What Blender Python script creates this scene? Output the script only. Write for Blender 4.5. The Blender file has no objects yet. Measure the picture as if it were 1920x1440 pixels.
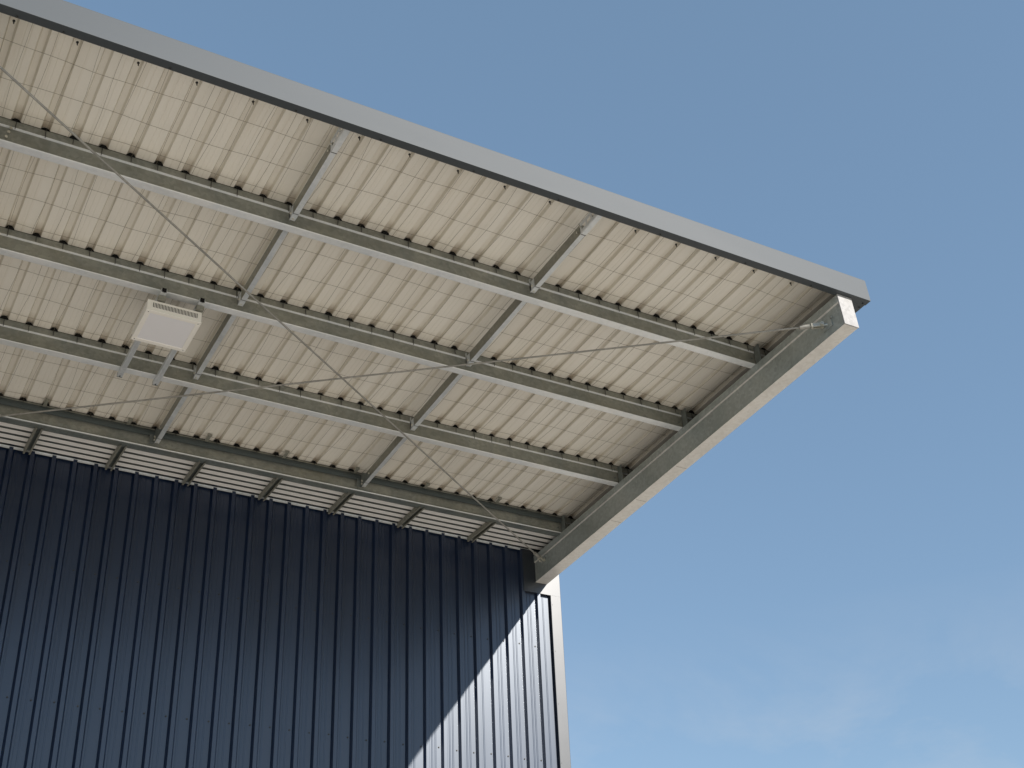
import bpy, math, random
from mathutils import Vector, Matrix
random.seed(7)
rad = math.radians
scene = bpy.context.scene
COL = scene.collection

# ------------------------------------------------------------------ camera
CAM = Vector((-7.2714, -11.868, -6.1045))
RIGHT = Vector((0.869177, -0.492982, -0.038602))
FWD = Vector((0.438739, 0.732802, 0.520105)).normalized()
RIGHT = (RIGHT - FWD * RIGHT.dot(FWD)).normalized()
UP = RIGHT.cross(FWD)
cam_data = bpy.data.cameras.new("camera")
cam_data.sensor_width = 36.0
cam_data.lens = 2452.37 / 1920.0 * 36.0
cam_data.clip_start = 0.1
cam_data.clip_end = 6000.0
cam = bpy.data.objects.new("camera", cam_data)
COL.objects.link(cam)
m = Matrix((RIGHT, UP, -FWD)).transposed().to_4x4()
m.translation = CAM
cam.matrix_world = m
scene.camera = cam

# ------------------------------------------------------------------ light
SUN = Vector((0.4385, -1.0, 0.635)).normalized()      # towards the sun
ELEV = math.asin(SUN.z)
AZ = math.atan2(SUN.x, SUN.y)                        # clockwise from +Y
world = bpy.data.worlds.new("World")
scene.world = world
world.use_nodes = True
wn, wl = world.node_tree.nodes, world.node_tree.links
wn.clear()
w_out = wn.new('ShaderNodeOutputWorld')
w_bg = wn.new('ShaderNodeBackground')
w_sky = wn.new('ShaderNodeTexSky')
w_sky.sky_type = 'NISHITA'
w_sky.sun_disc = False
w_sky.sun_elevation = ELEV
w_sky.sun_rotation = AZ
w_sky.altitude = 0
w_sky.air_density = 1.0
w_sky.dust_density = 0.15
w_sky.ozone_density = 1.0
w_bg.inputs['Strength'].default_value = 0.125
# faint veils of cirrus low in the sky
w_tc = wn.new('ShaderNodeTexCoord')
w_map = wn.new('ShaderNodeMapping')
w_map.inputs['Rotation'].default_value = (0.35, -0.5, 0.6)
w_map.inputs['Scale'].default_value = (1.6, 5.0, 7.0)
w_noise = wn.new('ShaderNodeTexNoise')
w_noise.inputs['Scale'].default_value = 1.3
w_noise.inputs['Detail'].default_value = 7.0
w_noise.inputs['Roughness'].default_value = 0.62
w_noise.inputs['Distortion'].default_value = 0.5
w_ramp = wn.new('ShaderNodeValToRGB')
w_ramp.color_ramp.elements[0].position = 0.47
w_ramp.color_ramp.elements[0].color = (0, 0, 0, 1)
w_ramp.color_ramp.elements[1].position = 0.85
w_ramp.color_ramp.elements[1].color = (0.42, 0.42, 0.42, 1)
w_mix = wn.new('ShaderNodeMixRGB')
w_mix.inputs['Color2'].default_value = (3.6, 3.75, 3.95, 1)
wl.new(w_tc.outputs['Generated'], w_map.inputs['Vector'])
wl.new(w_map.outputs['Vector'], w_noise.inputs['Vector'])
wl.new(w_noise.outputs['Fac'], w_ramp.inputs['Fac'])
w_sep = wn.new('ShaderNodeSeparateXYZ')
w_low = wn.new('ShaderNodeMapRange')          # cirrus keeps to the lower sky
w_low.inputs['From Min'].default_value = 0.36; w_low.inputs['From Max'].default_value = 0.27
w_mul = wn.new('ShaderNodeMath'); w_mul.operation = 'MULTIPLY'
wl.new(w_tc.outputs['Generated'], w_sep.inputs[0])
wl.new(w_sep.outputs['Z'], w_low.inputs['Value'])
wl.new(w_ramp.outputs['Color'], w_mul.inputs[0])
wl.new(w_low.outputs['Result'], w_mul.inputs[1])
wl.new(w_mul.outputs[0], w_mix.inputs['Fac'])
w_veil = wn.new('ShaderNodeMixRGB')            # thin even summer haze over the whole sky
w_veil.inputs['Fac'].default_value = 0.45
w_veil.inputs['Color2'].default_value = (1.22, 2.02, 2.90, 1)
wl.new(w_sky.outputs['Color'], w_veil.inputs['Color1'])
wl.new(w_veil.outputs['Color'], w_mix.inputs['Color1'])
wl.new(w_mix.outputs['Color'], w_bg.inputs['Color'])
wl.new(w_bg.outputs['Background'], w_out.inputs['Surface'])

sun_data = bpy.data.lights.new("sun", 'SUN')
sun_data.energy = 5.0
sun_data.angle = rad(0.53)
sun_data.color = (1.0, 0.95, 0.88)
sun = bpy.data.objects.new("sun", sun_data)
sun.rotation_euler = SUN.to_track_quat('Z', 'Y').to_euler()
sun.location = (8, -20, 12)
COL.objects.link(sun)

scene.view_settings.view_transform = 'Standard'
scene.view_settings.look = 'None'
scene.view_settings.gamma = 1.0
scene.view_settings.use_curve_mapping = False
scene.view_settings.exposure = 0.5
scene.cycles.max_bounces = 10
scene.cycles.diffuse_bounces = 5

# ------------------------------------------------------------------ materials
def mat(name):
    m = bpy.data.materials.new(name)
    m.use_nodes = True
    nt = m.node_tree
    return m, nt, nt.nodes['Principled BSDF']

def N(nt, kind, **kw):
    n = nt.nodes.new(kind)
    for k, v in kw.items():
        if k in n.inputs: n.inputs[k].default_value = v
        else: setattr(n, k, v)
    return n

def mixc(nt, fac, a, b, blend='MIX'):
    n = nt.nodes.new('ShaderNodeMixRGB'); n.blend_type = blend
    for s, v in (('Fac', fac), ('Color1', a), ('Color2', b)):
        if isinstance(v, bpy.types.NodeSocket): nt.links.new(v, n.inputs[s])
        elif isinstance(v, tuple): n.inputs[s].default_value = (*v, 1) if len(v) == 3 else v
        else: n.inputs[s].default_value = v
    return n.outputs['Color']

def ramp(nt, src, p0, p1, c0=0.0, c1=1.0):
    n = nt.nodes.new('ShaderNodeMapRange')
    n.inputs['From Min'].default_value = p0; n.inputs['From Max'].default_value = p1
    n.inputs['To Min'].default_value = c0; n.inputs['To Max'].default_value = c1
    nt.links.new(src, n.inputs['Value'])
    return n.outputs['Result']

def math_(nt, op, a, b=None):
    n = nt.nodes.new('ShaderNodeMath'); n.operation = op
    for i, v in enumerate((a, b)):
        if v is None: continue
        if isinstance(v, bpy.types.NodeSocket): nt.links.new(v, n.inputs[i])
        else: n.inputs[i].default_value = v
    return n.outputs[0]

def noise(nt, vec, scale, detail=4, rough=0.55, dist=0.0):
    n = N(nt, 'ShaderNodeTexNoise', Scale=scale, Detail=detail, Roughness=rough, Distortion=dist)
    if vec is not None: nt.links.new(vec, n.inputs['Vector'])
    return n.outputs['Fac']

def coords(nt, scale=(1, 1, 1), out='Object'):
    tc = nt.nodes.new('ShaderNodeTexCoord')
    mp = nt.nodes.new('ShaderNodeMapping')
    mp.inputs['Scale'].default_value = scale
    nt.links.new(tc.outputs[out], mp.inputs['Vector'])
    return mp.outputs['Vector']

def bump(nt, bsdf, h, strength, dist=0.01):
    b = N(nt, 'ShaderNodeBump', Strength=strength, Distance=dist)
    nt.links.new(h, b.inputs['Height'])
    nt.links.new(b.outputs['Normal'], bsdf.inputs['Normal'])

def galv(name, c1, c2, metallic=0.45, rough=0.48, stain=(0.22, 0.21, 0.15), stain_amt=0.45, stretch=(1, 1, 1)):
    m, nt, b = mat(name)
    v = coords(nt)
    vor = N(nt, 'ShaderNodeTexVoronoi', Scale=38.0); nt.links.new(v, vor.inputs['Vector'])
    sp = N(nt, 'ShaderNodeSeparateColor'); nt.links.new(vor.outputs['Color'], sp.inputs['Color'])
    cl = noise(nt, v, 3.0, 6, 0.6, 0.4)
    base = mixc(nt, ramp(nt, cl, 0.3, 0.7), c1, c2)
    base = mixc(nt, 0.12, base, sp.outputs['Red'], 'OVERLAY')
    st = ramp(nt, noise(nt, coords(nt, stretch), 2.2, 7, 0.65, 0.8), 0.48, 0.78, 0, stain_amt)
    base = mixc(nt, st, base, stain)
    nt.links.new(base, b.inputs['Base Color'])
    b.inputs['Metallic'].default_value = metallic
    nt.links.new(ramp(nt, cl, 0.2, 0.8, rough - 0.08, rough + 0.12), b.inputs['Roughness'])
    bump(nt, b, noise(nt, v, 60, 3), 0.06, 0.002)
    return m

def painted(name, col, rough=0.4, spec=0.5, bumpy=0.10, var=0.06, dirt=(0.2, 0.17, 0.12), dirt_amt=0.15, metallic=0.0, scale=(1, 1, 1)):
    m, nt, b = mat(name)
    v = coords(nt, scale)
    n1 = noise(nt, v, 1.6, 5, 0.6, 0.3)
    base = mixc(nt, ramp(nt, n1, 0.3, 0.7, 0, 1), tuple(c * (1 - var) for c in col), tuple(min(1, c * (1 + var)) for c in col))
    n2 = noise(nt, v, 7, 6, 0.7, 0.6)
    base = mixc(nt, ramp(nt, n2, 0.55, 0.85, 0, dirt_amt), base, dirt)
    nt.links.new(base, b.inputs['Base Color'])
    b.inputs['Metallic'].default_value = metallic
    b.inputs['Specular IOR Level'].default_value = spec
    nt.links.new(ramp(nt, n1, 0.3, 0.7, rough - 0.02, rough + 0.02), b.inputs['Roughness'])
    bump(nt, b, noise(nt, v, 2.5, 2), bumpy, 0.01)
    return m

M_purlin = galv("shaded_weathered_purlin_steel", (0.20, 0.215, 0.20), (0.33, 0.33, 0.285), metallic=0.35, rough=0.42, stain=(0.17, 0.155, 0.10), stain_amt=0.55, stretch=(0.35, 1, 1))  # purlin web, shade put into the base colour, random stains on top
M_flange = galv("lit_flange_zinc", (0.70, 0.73, 0.75), (0.80, 0.80, 0.79), metallic=0.2, rough=0.34, stain_amt=0.22, stretch=(0.35, 1, 1))  # same steel as the web, paled to carry light from the ground
M_brweb = galv("shaded_weathered_bridging_steel", (0.22, 0.22, 0.19), (0.30, 0.295, 0.25), metallic=0.3, rough=0.45, stain_amt=0.4)  # bridging web with shade in its colour, plus stains; also on small brackets
M_rafbot = galv("lit_rafter_underside", (0.62, 0.60, 0.57), (0.72, 0.70, 0.66), metallic=0.2, rough=0.36, stain_amt=0.18, stretch=(1, 0.3, 1))  # same rafter steel, paled to carry light from the ground
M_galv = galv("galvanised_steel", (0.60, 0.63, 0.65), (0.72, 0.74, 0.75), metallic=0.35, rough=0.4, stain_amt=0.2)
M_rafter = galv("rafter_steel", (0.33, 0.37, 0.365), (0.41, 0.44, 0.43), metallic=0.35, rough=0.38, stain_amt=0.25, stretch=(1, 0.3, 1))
M_plate = galv("plate_steel", (0.32, 0.31, 0.305), (0.36, 0.35, 0.345), metallic=0.0, rough=0.75, stain_amt=0.1)
M_dark_galv = galv("dark_galvanised", (0.13, 0.15, 0.15), (0.19, 0.21, 0.20), metallic=0.3)  # dark tone for the rail shade strips and the added flange cover
M_filler = painted("dark_foam_filler", (0.055, 0.068, 0.068), rough=0.6, spec=0.3)
M_rod = galv("rod_steel", (0.25, 0.245, 0.225), (0.35, 0.335, 0.305), metallic=0.3, stain_amt=0.2)
M_black = painted("black_rubber", (0.008, 0.008, 0.008), rough=0.8, spec=0.2)
M_screw = painted("screw_metal", (0.03, 0.03, 0.028), rough=0.5)
M_bolt = galv("bolt_zinc", (0.55, 0.53, 0.46), (0.7, 0.68, 0.6), metallic=0.5, rough=0.35, stain_amt=0.1)
M_wire = painted("netting_wire", (0.17, 0.145, 0.10), rough=0.6)
M_white = painted("lamp_enamel", (0.86, 0.83, 0.77), rough=0.45, var=0.02, dirt_amt=0.08)
M_diff = painted("lamp_diffuser", (0.80, 0.79, 0.81), rough=0.35, var=0.015, dirt_amt=0.03)
M_soffit = painted("soffit_white", (0.88, 0.86, 0.84), rough=0.3, var=0.03, dirt=(0.4, 0.33, 0.2), dirt_amt=0.12)
M_trim = painted("fascia_paint", (0.045, 0.053, 0.060), rough=0.56, spec=0.42, var=0.03, dirt_amt=0.02, bumpy=0.03, scale=(0.25, 1, 1))
M_flash = painted("flashing_paint", (0.012, 0.016, 0.024), rough=0.36, spec=0.85, var=0.03, dirt_amt=0.03, bumpy=0.04)

def wall_paint():
    m, nt, b = mat("dark_cladding_paint")
    v = coords(nt, (1, 1, 0.12))
    n1 = noise(nt, v, 2, 2, 0.5)
    base = mixc(nt, ramp(nt, n1, 0.3, 0.7), (0.001, 0.007, 0.027), (0.0015, 0.010, 0.037))
    n2 = noise(nt, coords(nt, (1, 1, 0.3)), 9, 7, 0.7)
    base = mixc(nt, ramp(nt, n2, 0.6, 0.9, 0, 0.10), base, (0.03, 0.03, 0.032))
    nt.links.new(base, b.inputs['Base Color'])
    b.inputs['Specular IOR Level'].default_value = 0.84
    b.inputs['Specular Tint'].default_value = (0.90, 0.96, 1.03, 1)
    b.inputs['Coat Weight'].default_value = 0.3
    b.inputs['Coat Roughness'].default_value = 0.18
    b.inputs['Coat Tint'].default_value = (0.93, 0.97, 1.0, 1)
    nt.links.new(ramp(nt, n1, 0.3, 0.7, 0.32, 0.37), b.inputs['Roughness'])
    bump(nt, b, noise(nt, coords(nt, (1, 1, 0.6)), 1.3, 1), 0.10, 0.02)
    return m
M_wall = wall_paint()

def ceiling_paint():
    m, nt, b = mat("canopy_sheet_paint")
    tc = nt.nodes.new('ShaderNodeTexCoord')
    sp = nt.nodes.new('ShaderNodeSeparateXYZ'); nt.links.new(tc.outputs['Object'], sp.inputs[0])
    n1 = noise(nt, coords(nt, (1, 0.4, 1)), 2.6, 3, 0.55, 0.2)
    base = mixc(nt, ramp(nt, n1, 0.3, 0.7), (0.79, 0.755, 0.685), (0.83, 0.79, 0.715))
    oi = nt.nodes.new('ShaderNodeObjectInfo')
    base = mixc(nt, ramp(nt, oi.outputs['Random'], 0, 1, 0.0, 0.22), base, (0.66, 0.59, 0.48))
    wet = ramp(nt, noise(nt, coords(nt, (0.8, 0.35, 1), 'Generated'), 5.0, 6, 0.7, 1.2), 0.55, 0.72, 0, 0.22)
    base = mixc(nt, wet, base, (0.55, 0.46, 0.33))
    # rust-brown runs in the ribs just outside every purlin
    v = math_(nt, 'MULTIPLY', sp.outputs['Y'], -1.0)
    f = math_(nt, 'FRACT', math_(nt, 'DIVIDE', math_(nt, 'SUBTRACT', v, 1.0), 1.1327))
    near = ramp(nt, f, 0.0, 0.13, 1, 0)
    rib = ramp(nt, sp.outputs['Z'], -0.001, 0.012, 0.10, 1)
    patch = ramp(nt, noise(nt, coords(nt, (1, 0.5, 1), 'Object'), 9, 5, 0.7), 0.25, 0.65, 0.25, 1)
    dirt = math_(nt, 'MULTIPLY', math_(nt, 'MULTIPLY', near, rib), patch)
    base = mixc(nt, math_(nt, 'MULTIPLY', dirt, 0.75), base, (0.26, 0.17, 0.085))
    # darker brown tone on the rib slopes, fading out at the crests
    slope = math_(nt, 'MULTIPLY', ramp(nt, sp.outputs['Z'], 0.0, 0.006, 0, 0.40), ramp(nt, sp.outputs['Z'], 0.024, 0.0268, 1, 0.1))
    slope_tone = math_(nt, 'MULTIPLY', slope, ramp(nt, n1, 0.25, 0.7, 0.5, 1))
    base = mixc(nt, slope_tone, base, (0.38, 0.34, 0.24))
    nt.links.new(base, b.inputs['Base Color'])
    b.inputs['Roughness'].default_value = 0.5
    bump(nt, b, noise(nt, coords(nt, (1, 0.5, 1)), 1.6, 2), 0.12, 0.02)
    return m
M_ceil = ceiling_paint()

def ground_mat():
    m, nt, b = mat("pale_concrete")
    v = coords(nt)
    a = noise(nt, v, 0.15, 6, 0.6); c = noise(nt, v, 8, 6, 0.7)
    base = mixc(nt, ramp(nt, a, 0.3, 0.7), (0.41, 0.365, 0.30), (0.50, 0.45, 0.375))
    base = mixc(nt, ramp(nt, c, 0.4, 0.8, 0, 0.3), base, (0.33, 0.295, 0.25))
    nt.links.new(base, b.inputs['Base Color'])
    b.inputs['Roughness'].default_value = 0.9
    bump(nt, b, c, 0.3, 0.01)
    return m
M_ground = ground_mat()

# ------------------------------------------------------------------ mesh helpers
class MB:
    def __init__(s): s.v = []; s.f = []; s.smooth = []
    def add(s, vs, fs, smooth=False):
        o = len(s.v); s.v += [tuple(p) for p in vs]
        s.f += [tuple(i + o for i in f) for f in fs]; s.smooth += [smooth] * len(fs)
    def box(s, x0, x1, y0, y1, z0, z1, bev=0.0):
        if x0 > x1: x0, x1 = x1, x0
        if y0 > y1: y0, y1 = y1, y0
        if z0 > z1: z0, z1 = z1, z0
        P = [(x, y, z) for z in (z0, z1) for y in (y0, y1) for x in (x0, x1)]
        s.add(P, [(0, 2, 3, 1), (4, 5, 7, 6), (0, 1, 5, 4), (2, 6, 7, 3), (0, 4, 6, 2), (1, 3, 7, 5)])
    def tube(s, a, b, r, n=8, r2=None, cap=True):
        a = Vector(a); b = Vector(b); d = (b - a).normalized()
        t = d.orthogonal().normalized(); q = d.cross(t); r2 = r if r2 is None else r2
        V = []
        for c, rr in ((a, r), (b, r2)):
            for i in range(n):
                an = 2 * math.pi * i / n
                V.append(c + t * math.cos(an) * rr + q * math.sin(an) * rr)
        F = [(i, (i + 1) % n, n + (i + 1) % n, n + i) for i in range(n)]
        s.add(V, F, n > 6)
        if cap: s.add(V, [tuple(reversed(range(n))), tuple(range(n, 2 * n))])
    def path(s, pts, r, n=4):
        pts = [Vector(p) for p in pts]; V = []; F = []
        for k, p in enumerate(pts):
            d = (pts[min(k + 1, len(pts) - 1)] - pts[max(k - 1, 0)]).normalized()
            t = d.cross(Vector((0, 0, 1))).normalized(); q = d.cross(t)
            for i in range(n):
                an = 2 * math.pi * (i + .5) / n
                V.append(p + t * math.cos(an) * r + q * math.sin(an) * r)
        for k in range(len(pts) - 1):
            for i in range(n):
                F.append((k * n + i, k * n + (i + 1) % n, (k + 1) * n + (i + 1) % n, (k + 1) * n + i))
        s.add(V, F, True)
    def prism(s, loop, ax, a, b, strip=False):
        """closed 2D loop swept along axis ax (0,1,2) from a to b; strip: loop is an offset pair of polylines"""
        n = len(loop); V = []
        for t in (a, b):
            for (p, q) in loop:
                V.append((t, p, q) if ax == 0 else (p, t, q) if ax == 1 else (p, q, t))
        F = [(i, (i + 1) % n, n + (i + 1) % n, n + i) for i in range(n)]
        s.add(V, F)
        if strip:
            h = n // 2
            C = []
            for i in range(h - 1):
                C.append((i, i + 1, n - 2 - i, n - 1 - i)); C.append(tuple(n + j for j in reversed((i, i + 1, n - 2 - i, n - 1 - i))))
            s.add(V, C)
        else:
            s.add(V, [tuple(reversed(range(n))), tuple(range(n, 2 * n))])
    def build(s, name, material, parent=None, fix=True):
        me = bpy.data.meshes.new(name)
        me.from_pydata(s.v, [], s.f); me.update()
        if fix:
            import bmesh
            bm = bmesh.new(); bm.from_mesh(me)
            bmesh.ops.recalc_face_normals(bm, faces=bm.faces); bm.to_mesh(me); bm.free()
        for p, sm in zip(me.polygons, s.smooth): p.use_smooth = sm
        me.materials.append(material)
        o = bpy.data.objects.new(name, me); COL.objects.link(o)
        if parent: o.parent = parent
        return o

def second_material(o, material, z_below):
    o.data.materials.append(material)
    for p in o.data.polygons:
        if p.center.z < z_below: p.material_index = 1
    return o

def round_poly(pts, r, n=3):
    out = [pts[0]]
    for i in range(1, len(pts) - 1):
        p0, p, p1 = (Vector(pts[i - 1]), Vector(pts[i]), Vector(pts[i + 1]))
        a = (p0 - p); b = (p1 - p); k = min(r, a.length * .45, b.length * .45)
        A = p + a.normalized() * k; B = p + b.normalized() * k
        for j in range(n + 1):
            t = j / n
            q = A * (1 - t) ** 2 + p * 2 * t * (1 - t) + B * t ** 2
            out.append((q.x, q.y))
    out.append(pts[-1])
    return out

def thin(pts, t):
    """polyline -> closed loop of wall thickness t"""
    P = [Vector(p) for p in pts]; off = []
    for i, p in enumerate(P):
        d0 = (P[i] - P[i - 1]).normalized() if i > 0 else None
        d1 = (P[i + 1] - P[i]).normalized() if i < len(P) - 1 else None
        d0 = d0 or d1; d1 = d1 or d0
        n = Vector((-(d0 + d1).y, (d0 + d1).x)); n.normalize()
        c = max(0.35, n.dot(Vector((-d0.y, d0.x))))
        off.append(p + n * (t / c))
    return [tuple(p) for p in P] + [tuple(p) for p in reversed(off)]

def empty(name, loc=(0, 0, 0), rot=(0, 0, 0), label=None, cat=None, group=None, kind=None):
    o = bpy.data.objects.new(name, None); COL.objects.link(o)
    o.location = loc; o.rotation_euler = rot; o.empty_display_size = 0.3
    tag(o, label, cat, group, kind)
    return o
def tag(o, label=None, cat=None, group=None, kind=None):
    for k, v in (('label', label), ('category', cat), ('group', group), ('kind', kind)):
        if v: o[k] = v
    return o
def dup(o, parent, loc=(0, 0, 0)):
    c = o.copy(); COL.objects.link(c); c.parent = parent; c.location = loc
    for ch in list(o.children):
        k = ch.copy(); COL.objects.link(k); k.parent = c
    return c

# ------------------------------------------------------------------ dimensions
TILT = rad(3.8265)
PURLIN_V = (4.398, 3.264, 2.133, 1.000)
PD = 0.205                 # purlin depth
RAF_IN, RAF_OUT = -0.238, -0.088
RAF_BOT = -0.517
WALL_Y = -0.42             # crest plane of the wall cladding
GROUND_Z = -7.70
LEFT = -14.0
ROOF_ROT = (-TILT, 0, 0)
ca, sa = math.cos(TILT), math.sin(TILT)
def to_world(u, v, w): return Vector((u, -v * ca + w * sa, v * sa + w * ca))

# ------------------------------------------------------------------ ground
g = MB(); g.add([(-2500, -2500, GROUND_Z), (2500, -2500, GROUND_Z), (2500, 2500, GROUND_Z), (-2500, 2500, GROUND_Z)], [(0, 1, 2, 3)])
tag(g.build('ground', M_ground, fix=False), kind='structure')

# ------------------------------------------------------------------ building
WP = 0.195                                # rib pitch of the wall
RIB0 = -0.195                             # centre of the rib nearest the corner
bld = empty('warehouse', (0, WALL_Y, GROUND_Z), label="dark navy ribbed metal warehouse wall with its sunlit corner under the canopy", cat='building')
PAN_Y = 0.035                             # pans lie this far behind the crests
def wall_profile(n, last=False):
    """x, y polyline of n ribs, centre of first rib at x=0, running towards -x"""
    pts = []
    x = 0.0975
    pts.append((x, PAN_Y))
    for k in range(n):
        c = -k * WP
        # shallow swages in the pan to the right of the rib
        for s in (0.118, 0.082):
            if k == 0 and s > 0.09: continue
            pts += [(c + s + .009 - .02, PAN_Y), (c + s + .004 - .02, PAN_Y - .0018), (c + s - .004 - .02, PAN_Y - .0018), (c + s - .009 - .02, PAN_Y)]
        pts += [(c + .037, PAN_Y), (c + .018, 0.002), (c - .018, 0.002), (c - .037, PAN_Y)]
    pts.append((-n * WP + 0.0975, PAN_Y))
    return pts
H = -GROUND_Z
top = H - 0.085
mb = MB()
prof = wall_profile(4)
mb.prism(thin(prof, -0.0015), 2, 0.15, top, strip=True)
sheet0 = None
i = 0
while RIB0 - i * 4 * WP > LEFT:
    x = RIB0 - i * 4 * WP
    if sheet0 is None:
        sheet0 = mb.build('cladding_sheet', M_wall, bld); sheet0.location = (x, 0, 0)
    else: dup(sheet0, bld, (x, 0, 0))
    i += 1
wall_left = x - 4 * WP
# last pan between final rib and corner flashing
mb = MB(); mb.box(RIB0 + .0975, 0.06, PAN_Y, PAN_Y + .002, 0.15, top); mb.build('edge_sheet', M_wall, bld)
# side wall, same sheets turned through a right angle
for k in range(26):
    s_ = dup(sheet0, bld, (0.068, 0.75 + k * 4 * WP, 0)); s_.rotation_euler = (0, 0, rad(90))
# corner flashing: folded strip down the corner with a flat head plate under the rafter
mb = MB()
CX = 0.083; FI = -0.048; HP = -0.385; STEP = H - 0.612
loop = round_poly([(FI, PAN_Y + .002), (FI, -0.004), (CX, -0.004), (CX, 0.16)], 0.004, 2)
mb.prism(thin(loop, 0.002), 2, 0.15, STEP - 0.001, strip=True)
cf = mb.build('corner_flashing', M_flash, bld)
mb = MB()
loop = round_poly([(HP, PAN_Y), (HP, -0.004), (CX, -0.004), (CX, 0.16)], 0.004, 2)
mb.prism(thin(loop, 0.002), 2, STEP, H - 0.02, strip=True)
mb.box(HP + .002, FI - .001, -0.003, PAN_Y + .001, STEP, STEP + .002)
hp = mb.build('head_flashing', M_flash, bld)
# rest of the shell behind
mb = MB(); D_ = 21.0
mb.box(wall_left, CX - .03, PAN_Y + .02, D_, 0.0, H - 0.034); mb.build('inner_wall', M_dark_galv, bld)
mb = MB()
mb.add([(wall_left, 0.3, H + .02), (CX + .05, 0.3, H + .02), (CX + .05, D_ + .2, H - 0.9), (wall_left, D_ + .2, H - 0.9),
        (wall_left, 0.3, H - .03), (CX + .05, 0.3, H - .03), (CX + .05, D_ + .2, H - 0.95), (wall_left, D_ + .2, H - .95)],
       [(0, 1, 2, 3), (7, 6, 5, 4), (0, 4, 5, 1), (1, 5, 6, 2), (2, 6, 7, 3), (3, 7, 4, 0)])
mb.build('roof', M_ceil, bld)
# wall screws
mb = MB()
for row in (-1.215, -2.435, -3.655, -4.875, -6.095):
    k = 0
    while RIB0 - k * WP > -8.5:
        x = RIB0 - k * WP - 0.058
        z = row - GROUND_Z + random.uniform(-.008, .008)
        x += random.uniform(-.004, .004)
        mb.tube((x, PAN_Y - .0005, z), (x, PAN_Y - .004, z), 0.0085, 8)
        mb.tube((x, PAN_Y - .004, z), (x, PAN_Y - .009, z), 0.0048, 6)
        k += 1
tag(mb.build('screw', M_screw, bld), kind='stuff')
mb = MB()
for z in (H - 0.72, H - 1.25, H - 1.22 - .61, H - 2.45, H - 3.1):
    mb.tube((FI + .02, -.004, z), (FI + .02, -.007, z), 0.004, 6)
tag(mb.build('rivet', M_screw, bld), kind='stuff')

# ------------------------------------------------------------------ canopy
can = empty('canopy', (0, 0, 0), ROOF_ROT, "long cantilevered steel canopy with ribbed beige roof sheets, purlins and grey fascia above the wall", 'canopy')
V_IN, V_OUT = 0.30, 5.535
def sheet_profile(n):
    pts = []
    c0 = 0.0
    pts.append((0.1, 0.0))
    for k in range(n):
        c = -k * 0.2
        for s in (0.118, 0.082):
            if k == 0 and s > 0.1: continue
            pts += [(c + s + .005, 0), (c + s + .003, .0013), (c + s - .003, .0013), (c + s - .005, 0)]
        pts += [(c + .033, 0), (c + .019, .027), (c - .019, .027), (c - .033, 0)]
    pts.append((0.1 - n * 0.2, 0.0))
    return pts
mb = MB()
mb.prism(thin(sheet_profile(4), -0.0012), 1, -V_IN, -V_OUT, strip=True)
rs0 = None; i = 0
while -0.1 - i * 0.8 > LEFT + .4:
    u = -0.1 - i * 0.8
    if rs0 is None: rs0 = mb.build('roof_sheet', M_ceil, can); rs0.location = (u, 0, 0)
    else: dup(rs0, can, (u, 0, (i % 2) * 0.0008))
    i += 1
C_LEFT = u - 0.7

def purlin_loop(v0):
    # C section opening inwards, web towards the viewer, upper quarter of the web swaged proud
    p = [(v0 - .066, -.022), (v0 - .066, -.002), (v0, -.002), (v0, -.062), (v0 - .018, -.067), (v0 - .018, -PD + .020), (v0 - .002, -PD + .006), (v0 - .004, -PD), (v0 - .072, -PD), (v0 - .072, -PD + .02)]
    p = round_poly(p, .004, 2)
    return [(-a, b) for a, b in thin(p, 0.0024)]
for pi_, v0 in enumerate(PURLIN_V):
    mb = MB()
    mb.prism(purlin_loop(v0), 0, C_LEFT, RAF_OUT + .10, strip=True)
    pu = second_material(mb.build('purlin', M_purlin, can), M_flange, -PD + .0035)  # dark web and pale bottom flange: shade and bounce light put into colour
    for p in pu.data.polygons:           # highlight on the swage step, put in as a paler colour
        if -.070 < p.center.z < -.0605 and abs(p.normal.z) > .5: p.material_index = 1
    # rubber closure in every rib, gasket line between sheet and purlin
    mb = MB()
    k = 0
    while -0.1 - k * .2 > C_LEFT:
        c = -0.1 - k * .2
        h = random.uniform(.016, .023)
        j = random.uniform(-.003, .003)
        mb.prism([(c - .034 + j, -.006), (c + .034 + j, -.006), (c + .024 + j, .008), (c + .012, h), (c - .010, h), (c - .024 + j, .008)], 1, -v0 - random.uniform(.004, .016), -v0 + .05)
        k += 1
    tag(mb.build('rib_closure', M_black, pu), kind='stuff')
    mb = MB(); mb.box(C_LEFT, RAF_OUT + .1, -v0 - .003, -v0 + .06, -.0035, -.0003)
    mb.build('gasket', M_black, pu)
    mb = MB(); k = 0
    while -0.1 - k * .2 > -8.2:
        c = -0.1 - k * .2 + random.uniform(-.006, .006)
        L = random.uniform(.055, .085)
        mb.tube((c, -v0 - .007, -.012), (c + random.uniform(-.004, .004), -v0 - .009, -L), .0028, 5)
        k += 1
    tag(mb.build('screw', M_screw, pu), kind='stuff')
    # bolts at the far-left lap
    mb = MB()
    for (bu, bw) in ((-6.72, -.075), (-6.73, -.115), (-6.74, -.165), (-7.10, -.08), (-7.10, -.15)):
        mb.tube((bu, -v0 + .005, bw), (bu, -v0 - .004, bw), .011, 6)
    tag(mb.build('bolt', M_bolt, pu), kind='stuff')
    if pi_ == 3:
        mb = MB()
        arc = [(-v0 - .0 - .024 * math.sin(t * math.pi / 8), -.022 - .034 * (1 - math.cos(t * math.pi / 8))) for t in range(9)]
        mb.prism(arc, 0, C_LEFT, RAF_IN + .05)
        mb.build('filler_strip', M_filler, pu)

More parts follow.
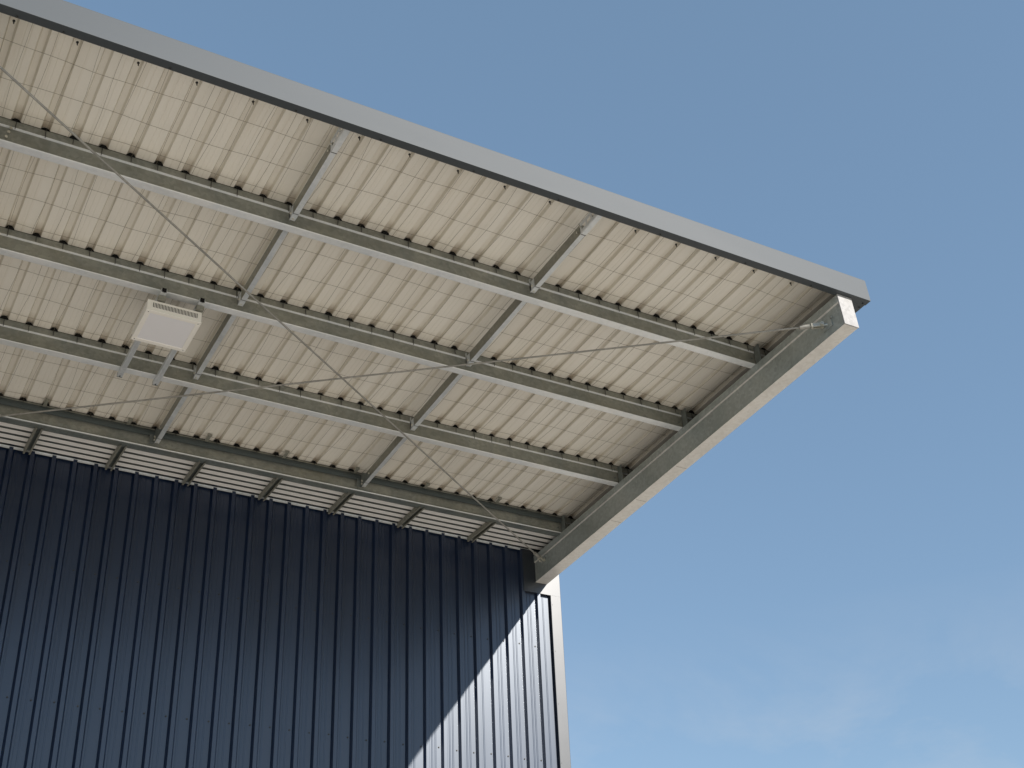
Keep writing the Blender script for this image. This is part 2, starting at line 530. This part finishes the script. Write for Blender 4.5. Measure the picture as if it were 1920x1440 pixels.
# cleats where the purlins land on the end rafter
for v0 in PURLIN_V:
    mb = MB(); mb.box(RAF_IN + .012, RAF_IN + .02, -v0 + .003, -v0 - .07, -PD + .001, -.02)
    mb.tube((RAF_IN - .03, -v0 + .004, -.055), (RAF_IN - .03, -v0 - .008, -.055), .010, 6)
    mb.tube((RAF_IN - .03, -v0 + .004, -.150), (RAF_IN - .03, -v0 - .001, -.150), .010, 6)
    mb.build('cleat', M_dark_galv, can)

# screws through the sheets near the fascia
mb = MB()
for k in range(-1, 33, 2):
    c = (k - 33.5) * .2
    mb.tube((c, -5.27, .001), (c, -5.27, -.006), .0095, 6)
    mb.tube((c, -5.27, -.004), (c + .002, -5.272, -.030), .0045, 5)
tag(mb.build('sheet_screw', M_screw, can), kind='stuff')

# bridging between the purlins, two rows
def bridging(u, v_hi, v_lo, slotted=False):
    """channel on edge; web on the -u side, flanges towards +u; thick end tabs at the purlins"""
    W0, W1, FL = -.062, -.158, .044
    b = MB()
    vs = v_hi
    if slotted:
        vs = v_hi - .30
    prof = round_poly([(u + FL, W0), (u, W0), (u, W1), (u + FL, W1), (u + FL, W1 + .012)], .004, 2)
    b.prism(thin(prof, .002), 1, -vs, -v_lo - .012, strip=True)
    o = second_material(b.build('bridging', M_brweb, can), M_galv, W1 + .002)  # dark web, pale underside: light falling on one steel painted as two tones
    # end tab with joint line
    t = MB()
    t.box(u - .003, u + .040, -v_lo - .085, -v_lo - .012, W1 - .0045, W1 - .0015)
    t.box(u - .0035, u - .001, -v_lo - .085, -v_lo - .012, W1 + .002, W0 - .01)
    t.box(u - .0035, u - .0005, -v_lo - .012, -v_lo - .030, W1 - .01, W0 + .03)
    t.build('end_clip', M_galv, o)
    j = MB(); j.box(u - .002, u + FL + .002, -v_lo - .089, -v_lo - .086, W1 - .003, W1 - .001)
    tag(j.build('joint', M_screw, o), kind='stuff')
    n = MB()
    n.tube((u - .003, -v_lo - .05, W1 + .03), (u - .012, -v_lo - .05, W1 + .03), .010, 6)
    n.tube((u + .018, -v_lo - .035, W1 - .004), (u + .018, -v_lo - .035, W1 - .010), .007, 6)
    tag(n.build('bolt', M_bolt, o), kind='stuff')
    if slotted:
        s = MB(); a0, a1 = v_hi - .302, v_hi
        s.box(u + .002, u + FL, -a0, -a1, W1 - .004, W1 - .0015)            # bottom leg
        s.box(u - .004, u - .001, -a0, -a1, W1 - .004, W1 + .026)            # lower rail of web
        s.box(u - .004, u - .001, -a0, -a1, W0 - .034, W0)                   # upper rail
        L = (a1 - a0)
        for q in (0, .27, .52, .76, .94):
            s.box(u - .004, u - .001, -a0 - q * L, -a0 - q * L - .022, W1 + .026, W0 - .034)
        s.build('slotted_bracket', M_galv, o)
        j = MB()
        j.box(u - .0055, u - .0042, -a0 + .002, -a0 - .003, W1, W0 + .01)
        j.box(u, u + FL + .003, -a0 + .002, -a0 - .003, W1 - .006, W1 - .0042)
        tag(j.build('joint', M_screw, o), kind='stuff')
        n = MB()
        for q, ww in ((.05, -.10), (.80, -.085), (.93, -.12), (-.12, -.12)):
            n.tube((u - .004, -a0 - q * L, ww), (u - .013, -a0 - q * L, ww), .009, 6)
        tag(n.build('bolt', M_bolt, o), kind='stuff')
    return o
bounds = [5.50] + list(PURLIN_V)
for row_u in (-4.690, -2.590):
    for a_, b_ in zip(bounds[:-1], bounds[1:]):
        bridging(row_u, a_ - (.075 if a_ < 5.4 else 0), b_, slotted=(a_ > 5.4))
# heavier knee plate where each bridging row meets the last purlin
for row_u in (-4.690, -2.590):
    mb = MB()
    mb.prism([(-1.26, -.16), (-1.02, -.175), (-1.012, -.10), (-1.012, -.03), (-1.06, -.03)], 0, row_u - .008, row_u - .0045)
    mb.box(row_u - .05, row_u - .008, -1.016, -1.010, -.175, -.03)
    o = mb.build('knee_plate', M_dark_galv, can)
    mb = MB()
    for vv, ww in ((1.05, -.12), (1.05, -.155), (1.22, -.13)):
        mb.tube((row_u - .008, -vv, ww), (row_u - .02, -vv, ww), .009, 6)
    tag(mb.build('bolt', M_bolt, o), kind='stuff')

# rafters: C section with swaged web, closed outer side, end plate
def rafter(ui, uo, name_part='rafter'):
    WT, WB = -PD - .002, RAF_BOT
    sw = WT - .078
    b = MB()
    pts = [(uo, WT), (ui - .002, WT), (ui - .002, sw + .003), (ui + .010, sw - .002), (ui + .010, WB + .014), (ui, WB), (uo, WB)]
    pts = round_poly(pts, .005, 3)
    # close the loop as a solid section
    b.prism([p for p in pts], 1, -0.385, -5.497)
    o = second_material(b.build(name_part, M_rafter, can), M_rafbot, WB + .001)  # web darkened and underside paled, light and shade put into the colours
    for p in o.data.polygons:  # downward swage step coloured pale as a painted highlight
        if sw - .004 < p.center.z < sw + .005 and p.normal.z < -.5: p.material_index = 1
    e = MB(); e.prism(round_poly([(ui - .003, WT + .001), (ui - .003, WB - .003), (uo + .003, WB - .003), (uo + .003, WT + .001)], .002, 2), 1, -5.4975, -5.508)
    e.build('end_plate', M_plate, o)
    for vv in (2.36, 3.05, 1.9):
        j = MB(); j.box(ui + .02, uo - .01, -vv, -vv - .004, WB - .0018, WB - .0003)
        j.build('weld_line', M_rod, o)
    return o
r1 = rafter(RAF_IN, RAF_OUT)
r2 = rafter(-7.20, -7.05)
r3 = rafter(-14.1, -13.95)

# fascia and barge flashing: folded from dark sheet
mb = MB()
FO, FR = 5.552, 5.482; FB, FT = -.208, .016; FE = 0.098
loop = round_poly([(-FR, FB + .012), (-FR, FB), (-FO, FB), (-FO, FT), (-FO + .16, FT + .012)], .004, 3)
mb.prism(thin(loop, -.002), 0, C_LEFT, FE, strip=True)
fas = mb.build('fascia', M_trim, can)
mb = MB()
for u in (-6.90, -6.62, -5.94, -5.07, -4.44, -3.70, -2.98, -2.05, -1.21, -0.52, 0.055):
    mb.tube((u, -FR - .018, FB - .001), (u, -FR - .018, FB - .010), .006, 6)
tag(mb.build('screw', M_screw, fas), kind='stuff')
mb = MB()
loop = round_poly([(RAF_OUT - .012, FB + .0045), (FE - .001, FB + .0045), (FE - .001, FT - .002), (FE - .12, FT - .004)], .004, 3)
mb.prism(thin(loop, .002), 1, -FO + .003, -0.25, strip=True)
bar = mb.build('barge_flashing', M_trim, can)
mb = MB()
for v in (5.44, 4.9, 4.3, 3.7, 3.1, 2.5, 1.9, 1.3, .7):
    mb.tube((FE - .03, -v, FB + .004), (FE - .03, -v, FB - .004), .006, 6)
tag(mb.build('screw', M_screw, bar), kind='stuff')
# closing strip over the fascia above the sheets
mb = MB(); mb.box(C_LEFT, FE - .003, -FO + .004, -FO + .04, FT - .02, FT + .004); mb.build('eave_closure', M_trim, can)

# ------------------------------------------------------------------ safety netting under the sheets
net = empty('wire_netting', (0, 0, 0), ROOF_ROT, "fine wire safety netting stretched in a wavy grid under the beige roof sheets", 'netting')
def sag(v):
    f = ((v - 1.0) / 1.1327) % 1.0
    return -.006 - .030 * math.sin(math.pi * f) ** 1.2
ph = [random.uniform(0, 6.28) for _ in range(8)]
k = 0
u = -0.17
while u > -8.6:
    pts = []
    a1, a2, p1, p2 = random.uniform(.006, .022), random.uniform(.002, .009), random.uniform(0, 6.28), random.uniform(0, 6.28)
    n = 34
    for i in range(n + 1):
        v = 0.45 + (5.46 - .45) * i / n
        du = a1 * math.sin(v * 1.7 + p1) + a2 * math.sin(v * 6.3 + p2)
        pts.append((u + du, -v, sag(v) + .004 * math.sin(v * 5 + p2)))
    mb = MB(); mb.path(pts, .00125); mb.build('wire', M_wire, net)
    u -= random.choice((.150, .150, .152, .148)) + random.uniform(-.012, .012)
    k += 1
v = 0.62
vs_x = []
for base in (0.70, 1.10, 1.40, 1.72, 2.03, 2.24, 2.55, 2.85, 3.15, 3.37, 3.68, 3.98, 4.28, 4.50, 4.80, 5.11, 5.40):
    pts = []; p1, p2 = random.uniform(0, 6.28), random.uniform(0, 6.28); n = 90
    for i in range(n + 1):
        u = -0.12 - 8.5 * i / n
        v = base + .012 * math.sin(u * 1.3 + p1) + .006 * math.sin(u * 5.1 + p2) + .003 * math.sin(u * 13 + p1)
        pts.append((u, -v, sag(v) - .002 + .005 * math.sin(u * 3.1 + p2)))
    mb = MB(); mb.path(pts, .00125); mb.build('wire', M_wire, net)

# ------------------------------------------------------------------ brace rods
def brace(name, A, B, lab, fitA=True, fitB=True):
    A = Vector(A); B = Vector(B); d = (B - A).normalized()
    o = empty(name, to_world(A.x, A.y, A.z), ROOF_ROT, lab, 'brace rod', 'crossed bracing rods under the canopy')
    L = lambda p: (p.x - A.x, -(p.y - A.y), p.z - A.z)
    mb = MB(); mb.tube(L(A + d * (.16 if fitA else .02)), L(B - d * .16), .0080, 10); mb.build('rod', M_rod, o)
    for P, s, fit in ((A, 1, fitA), (B, -1, fitB)):
        e = d * s
        if not fit: continue
        side = -1 if s > 0 and P.x < -3 else 1
        mb = MB()
        mb.tube(L(P + e * .150), L(P + e * .235), .020, 10)
        mb.tube(L(P + e * .115), L(P + e * .150), .011, 8)
        mb.build('turnbuckle', M_rod, o)
        mb = MB()
        q = Vector((e.y, -e.x, 0)).normalized()
        for t in (-.015, .015):      # fork
            c = [P + e * .03 + q * (t - .004), P + e * .13 + q * (t - .004), P + e * .13 + q * (t + .004), P + e * .03 + q * (t + .004)]
            V = [L(x + Vector((0, 0, z))) for z in (-.018, .018) for x in c]
            mb.add(V, [(3, 2, 1, 0), (4, 5, 6, 7), (0, 1, 5, 4), (1, 2, 6, 5), (2, 3, 7, 6), (3, 0, 4, 7)])
        c = [P + e * .12 - q * .019, P + e * .135 - q * .019, P + e * .135 + q * .019, P + e * .12 + q * .019]
        V = [L(x + Vector((0, 0, z))) for z in (-.018, .018) for x in c]
        mb.add(V, [(3, 2, 1, 0), (4, 5, 6, 7), (0, 1, 5, 4), (1, 2, 6, 5), (2, 3, 7, 6), (3, 0, 4, 7)])
        mb.build('clevis', M_bolt, o)
        mb = MB(); mb.tube(L(P + e * .045 - q * .034), L(P + e * .045 + q * .034), .009, 8)
        mb.tube(L(P + e * .045 - q * .034), L(P + e * .045 - q * .026), .016, 6)
        mb.tube(L(P + e * .045 + q * .026), L(P + e * .045 + q * .034), .016, 6)
        mb.build('pin', M_bolt, o)
        # lug welded to a plate on the web
        sx = 1 if s < 0 else -1      # web side: B end is at right rafter
        wx = P.x
        mb = MB()
        mb.tube(L(P + e * .06), L(Vector((wx, P.y, P.z)) - e * .01), .012, 8)
        pl = [(wx - .004, P.y - .055, P.z - .045), (wx + .004, P.y + .055, P.z + .045)]
        a_, b_ = L(Vector(pl[0])), L(Vector(pl[1]))
        mb.box(a_[0], b_[0], a_[1], b_[1], a_[2], b_[2])
        mb.tube(L(Vector((wx - .005, P.y + .07, P.z + .03))), L(Vector((wx - .02, P.y + .07, P.z + .03))), .010, 6)
        mb.build('lug_plate', M_rafter, o)
    return o
WZ = -.385
brace('brace_rod', (-7.046, 5.30, WZ), (RAF_IN + .004, .60, WZ + .02), "thin steel bracing rod falling from upper left to the wall corner end of the rafter", fitA=False)
brace('brace_rod', (-7.046, .60, WZ + .02 - .012), (RAF_IN + .004, 5.315, WZ - .012), "thin steel bracing rod rising from lower left to the outer tip of the rafter")

# ------------------------------------------------------------------ floodlight
fl = empty('canopy_light', to_world(-5.185, 3.02, -.40), ROOF_ROT, "square white slotted light fitting with a pale panel, hung on two rails between two purlins", 'light fitting')
def F(u0, u1, v0, v1, w0, w1, b=None):
    b = b or MB(); b.box(u0 + 5.185, u1 + 5.185, -(v0 - 3.02), -(v1 - 3.02), w0 + .40, w1 + .40); return b
u0, u1, v0, v1, wb, wt = -5.402, -4.968, 2.812, 3.235, -.405, -.300
# shell: back, sides, top
hb = MB()
F(u0, u0 + .003, v0, v1, wb + .012, wt, hb); F(u1 - .003, u1, v0, v1, wb + .012, wt, hb)
F(u0 + .003, u1 - .003, v0, v0 + .003, wb + .012, wt, hb); F(u0 + .003, u1 - .003, v0 + .003, v1 - .006, wt - .003, wt, hb)
hb.build('housing', M_white, fl)
# front grille with real slots
gb = MB()
sl0, sl1 = u0 + .042, u1 - .030; zs0, zs1 = wt - .066, wt - .018
F(u0 + .003, u1 - .003, v1 - .003, v1, wb + .012, zs0, gb); F(u0 + .003, u1 - .003, v1 - .003, v1, zs1, wt, gb)
F(u0 + .003, sl0, v1 - .003, v1, zs0, zs1, gb); F(sl1, u1 - .003, v1 - .003, v1, zs0, zs1, gb)
ns = 31; pw_ = (sl1 - sl0) / ns
for k in range(ns + 1):
    F(sl0 + k * pw_ - .0026, sl0 + k * pw_ + .0026, v1 - .003, v1, zs0, zs1, gb)
gb.build('vent_grille', M_white, fl)
F(u0 + .02, u1 - .02, v1 - .03, v1 - .012, zs0 - .01, zs1 + .01).build('dark_slot_backing', M_black, fl)  # dark box behind the slots, their inner shade put into colour
# frame round the diffuser, folded edge
fb = MB()
fr = .034
F(u0 - .004, u1 + .004, v1 - fr, v1 + .004, wb, wb + .012, fb); F(u0 - .004, u1 + .004, v0 - .004, v0 + fr, wb, wb + .012, fb)
F(u0 - .004, u0 + fr, v0 + fr, v1 - fr, wb, wb + .012, fb); F(u1 - fr, u1 + .004, v0 + fr, v1 - fr, wb, wb + .012, fb)
fo = fb.build('frame', M_white, fl)
bm_ = fo.modifiers.new('soft', 'BEVEL'); bm_.width = .003; bm_.segments = 2
F(u0 + fr, u1 - fr, v0 + fr, v1 - fr, wb + .004, wb + .010).build('diffuser', M_diff, fl)
for (cu, cv) in ((u0 + .018, v0 + .02), (u1 - .018, v0 + .02), (u0 + .018, v1 - .02), (u1 - .018, v1 - .02)):
    sb = MB(); sb.tube((cu + 5.185, -(cv - 3.02), wb + .40), (cu + 5.185, -(cv - 3.02), wb + .3985), .004, 8); sb.build('screw', M_screw, fl)
F(-5.30, -4.99, 3.06, 3.20, -.298, -.275).build('gear_tray', M_dark_galv, fl)
for cu in (-5.298, -4.990):
    rb = MB()
    pr = round_poly([(cu - .006, -PD - .044), (cu - .022, -PD - .044), (cu - .022, -PD - .003), (cu + .022, -PD - .003), (cu + .022, -PD - .044), (cu + .006, -PD - .044)], .003, 2)
    pr = [(a + 5.185, b + .40) for a, b in pr]
    rb.prism(thin(pr, -.0025), 1, -(2.045 - 3.02), -(3.300 - 3.02), strip=True)
    rb.box(cu + 5.185 - .0062, cu + 5.185 + .0062, -(2.06 - 3.02), -(3.29 - 3.02), -PD - .041 + .40, -PD - .038 + .40)
    ro = rb.build('mounting_rail', M_galv, fl)
    F(cu - .023, cu + .023, 2.040, 2.0445, -PD - .046, -PD - .002).build('end_cap', M_dark_galv, ro)
    F(cu - .017, cu + .017, 3.301, 3.306, -PD - .042, -PD - .004).build('end_cap', M_black, ro)
    cb = MB(); F(cu - .030, cu + .030, 3.225, 3.262, -PD - .085, -PD - .046, cb); F(cu - .008, cu + .008, 3.205, 3.224, -.30, -PD - .05, cb)
    cb.build('clamp', M_brweb, fl)
    for vv in (2.87, 3.18):
        F(cu - .012, cu + .012, vv - .012, vv + .012, -.2985, -PD - .0445).build('spacer', M_dark_galv, fl)

# ------------------------------------------------------------------ soffit between the last purlin and the wall
SZ = -.112
sof = empty('eave_soffit', (0, 0, SZ), (0, 0, 0), "narrow strip of white ribbed soffit panels on paired rails between wall top and last purlin", 'soffit')
Y0, Y1 = WALL_Y + .004, -.945
rail_x = [-13.42 + .77 * k for k in range(10)]
rail_x = [r for r in rail_x if r < -6.0] + [-5.712, -4.955, -4.205, -3.425, -2.668, -1.885, -1.045]
edges = [C_LEFT] + rail_x + [RAF_IN + .30]
slat0 = {}
for a_, b_ in zip(edges[:-1], edges[1:]):
    mb = MB(); mb.box(a_, b_, WALL_Y + .058, Y1, .070, .072); mb.build('backing_sheet', M_dark_galv, sof)
    y = Y0 - .052
    L_ = b_ - a_
    mb = MB()
    mb.prism(thin([(0, .006), (0, 0), (-.0625, 0), (-.0625, .003)], -.0012), 0, .0006, L_ - .0006, strip=True)
    first = None
    while y - .07 > Y1 - .05:
        if first is None: first = mb.build('soffit_slat', M_soffit, sof); o = first
        else: o = first.copy(); COL.objects.link(o)
        o.location = (a_, y, random.uniform(-.0008, .0008)); y -= .1035
for x in rail_x:
    mb = MB()
    pr = [(x - .017, -.050), (x - .017, -.052), (x - .033, -.052), (x - .033, -.0015), (x + .033, -.0015), (x + .033, -.052), (x + .017, -.052), (x + .017, -.050)]
    mb.prism(thin(pr, -.002), 1, Y0 - .012, Y1 - .02, strip=True)
    ro = mb.build('rail', M_brweb, sof)
    mb = MB(); mb.box(x - .030, x + .030, Y0 - .014, Y1, -.012, -.005); mb.build('rail_shade_strip', M_dark_galv, ro)  # dark strip inside the open rail, recess shade put into colour
    # hooked hanger strap over the purlin
    p_ = to_world(0, 1.0, -.03); q_ = to_world(0, 1.105, -.03)
    mb = MB()
    lean = random.uniform(-.006, .006); ln = random.uniform(.085, .125)
    A = to_world(x, 1.002, -.034) - Vector((0, 0, SZ)); B = to_world(x + lean, 1.0 + ln, -.030) - Vector((0, 0, SZ)); C_ = to_world(x + lean, 1.0 + ln, .001) - Vector((0, 0, SZ))
    for P, Q in ((A, B),):
        mb.add([P + Vector((-.016, 0, 0)), P + Vector((.016, 0, 0)), Q + Vector((.016, 0, 0)), Q + Vector((-.016, 0, 0)),
                P + Vector((-.016, 0, .003)), P + Vector((.016, 0, .003)), Q + Vector((.016, 0, .003)), Q + Vector((-.016, 0, .003))],
               [(3, 2, 1, 0), (4, 5, 6, 7), (0, 1, 5, 4), (1, 2, 6, 5), (2, 3, 7, 6), (3, 0, 4, 7)])
    mb.box(B.x - .022, B.x + .022, B.y - .004, B.y, B.z - .004, B.z + .022)
    mb.build('hanger_strap', M_brweb, sof)
mb = MB(); mb.box(C_LEFT, RAF_IN - .002, -.922, -1.001, -.1505 - SZ, -.1455 - SZ)
mb.build('dark_flange_cover', M_dark_galv, sof)  # added dark plate hiding the last purlin's pale bottom flange
mb = MB()
mb.prism(thin([(Y0 - .016, -.0015), (Y0 - .0015, -.0015), (Y0 - .0015, -.022)], .0015), 0, C_LEFT, RAF_IN - .002, strip=True)
mb.build('wall_angle', M_galv, sof)
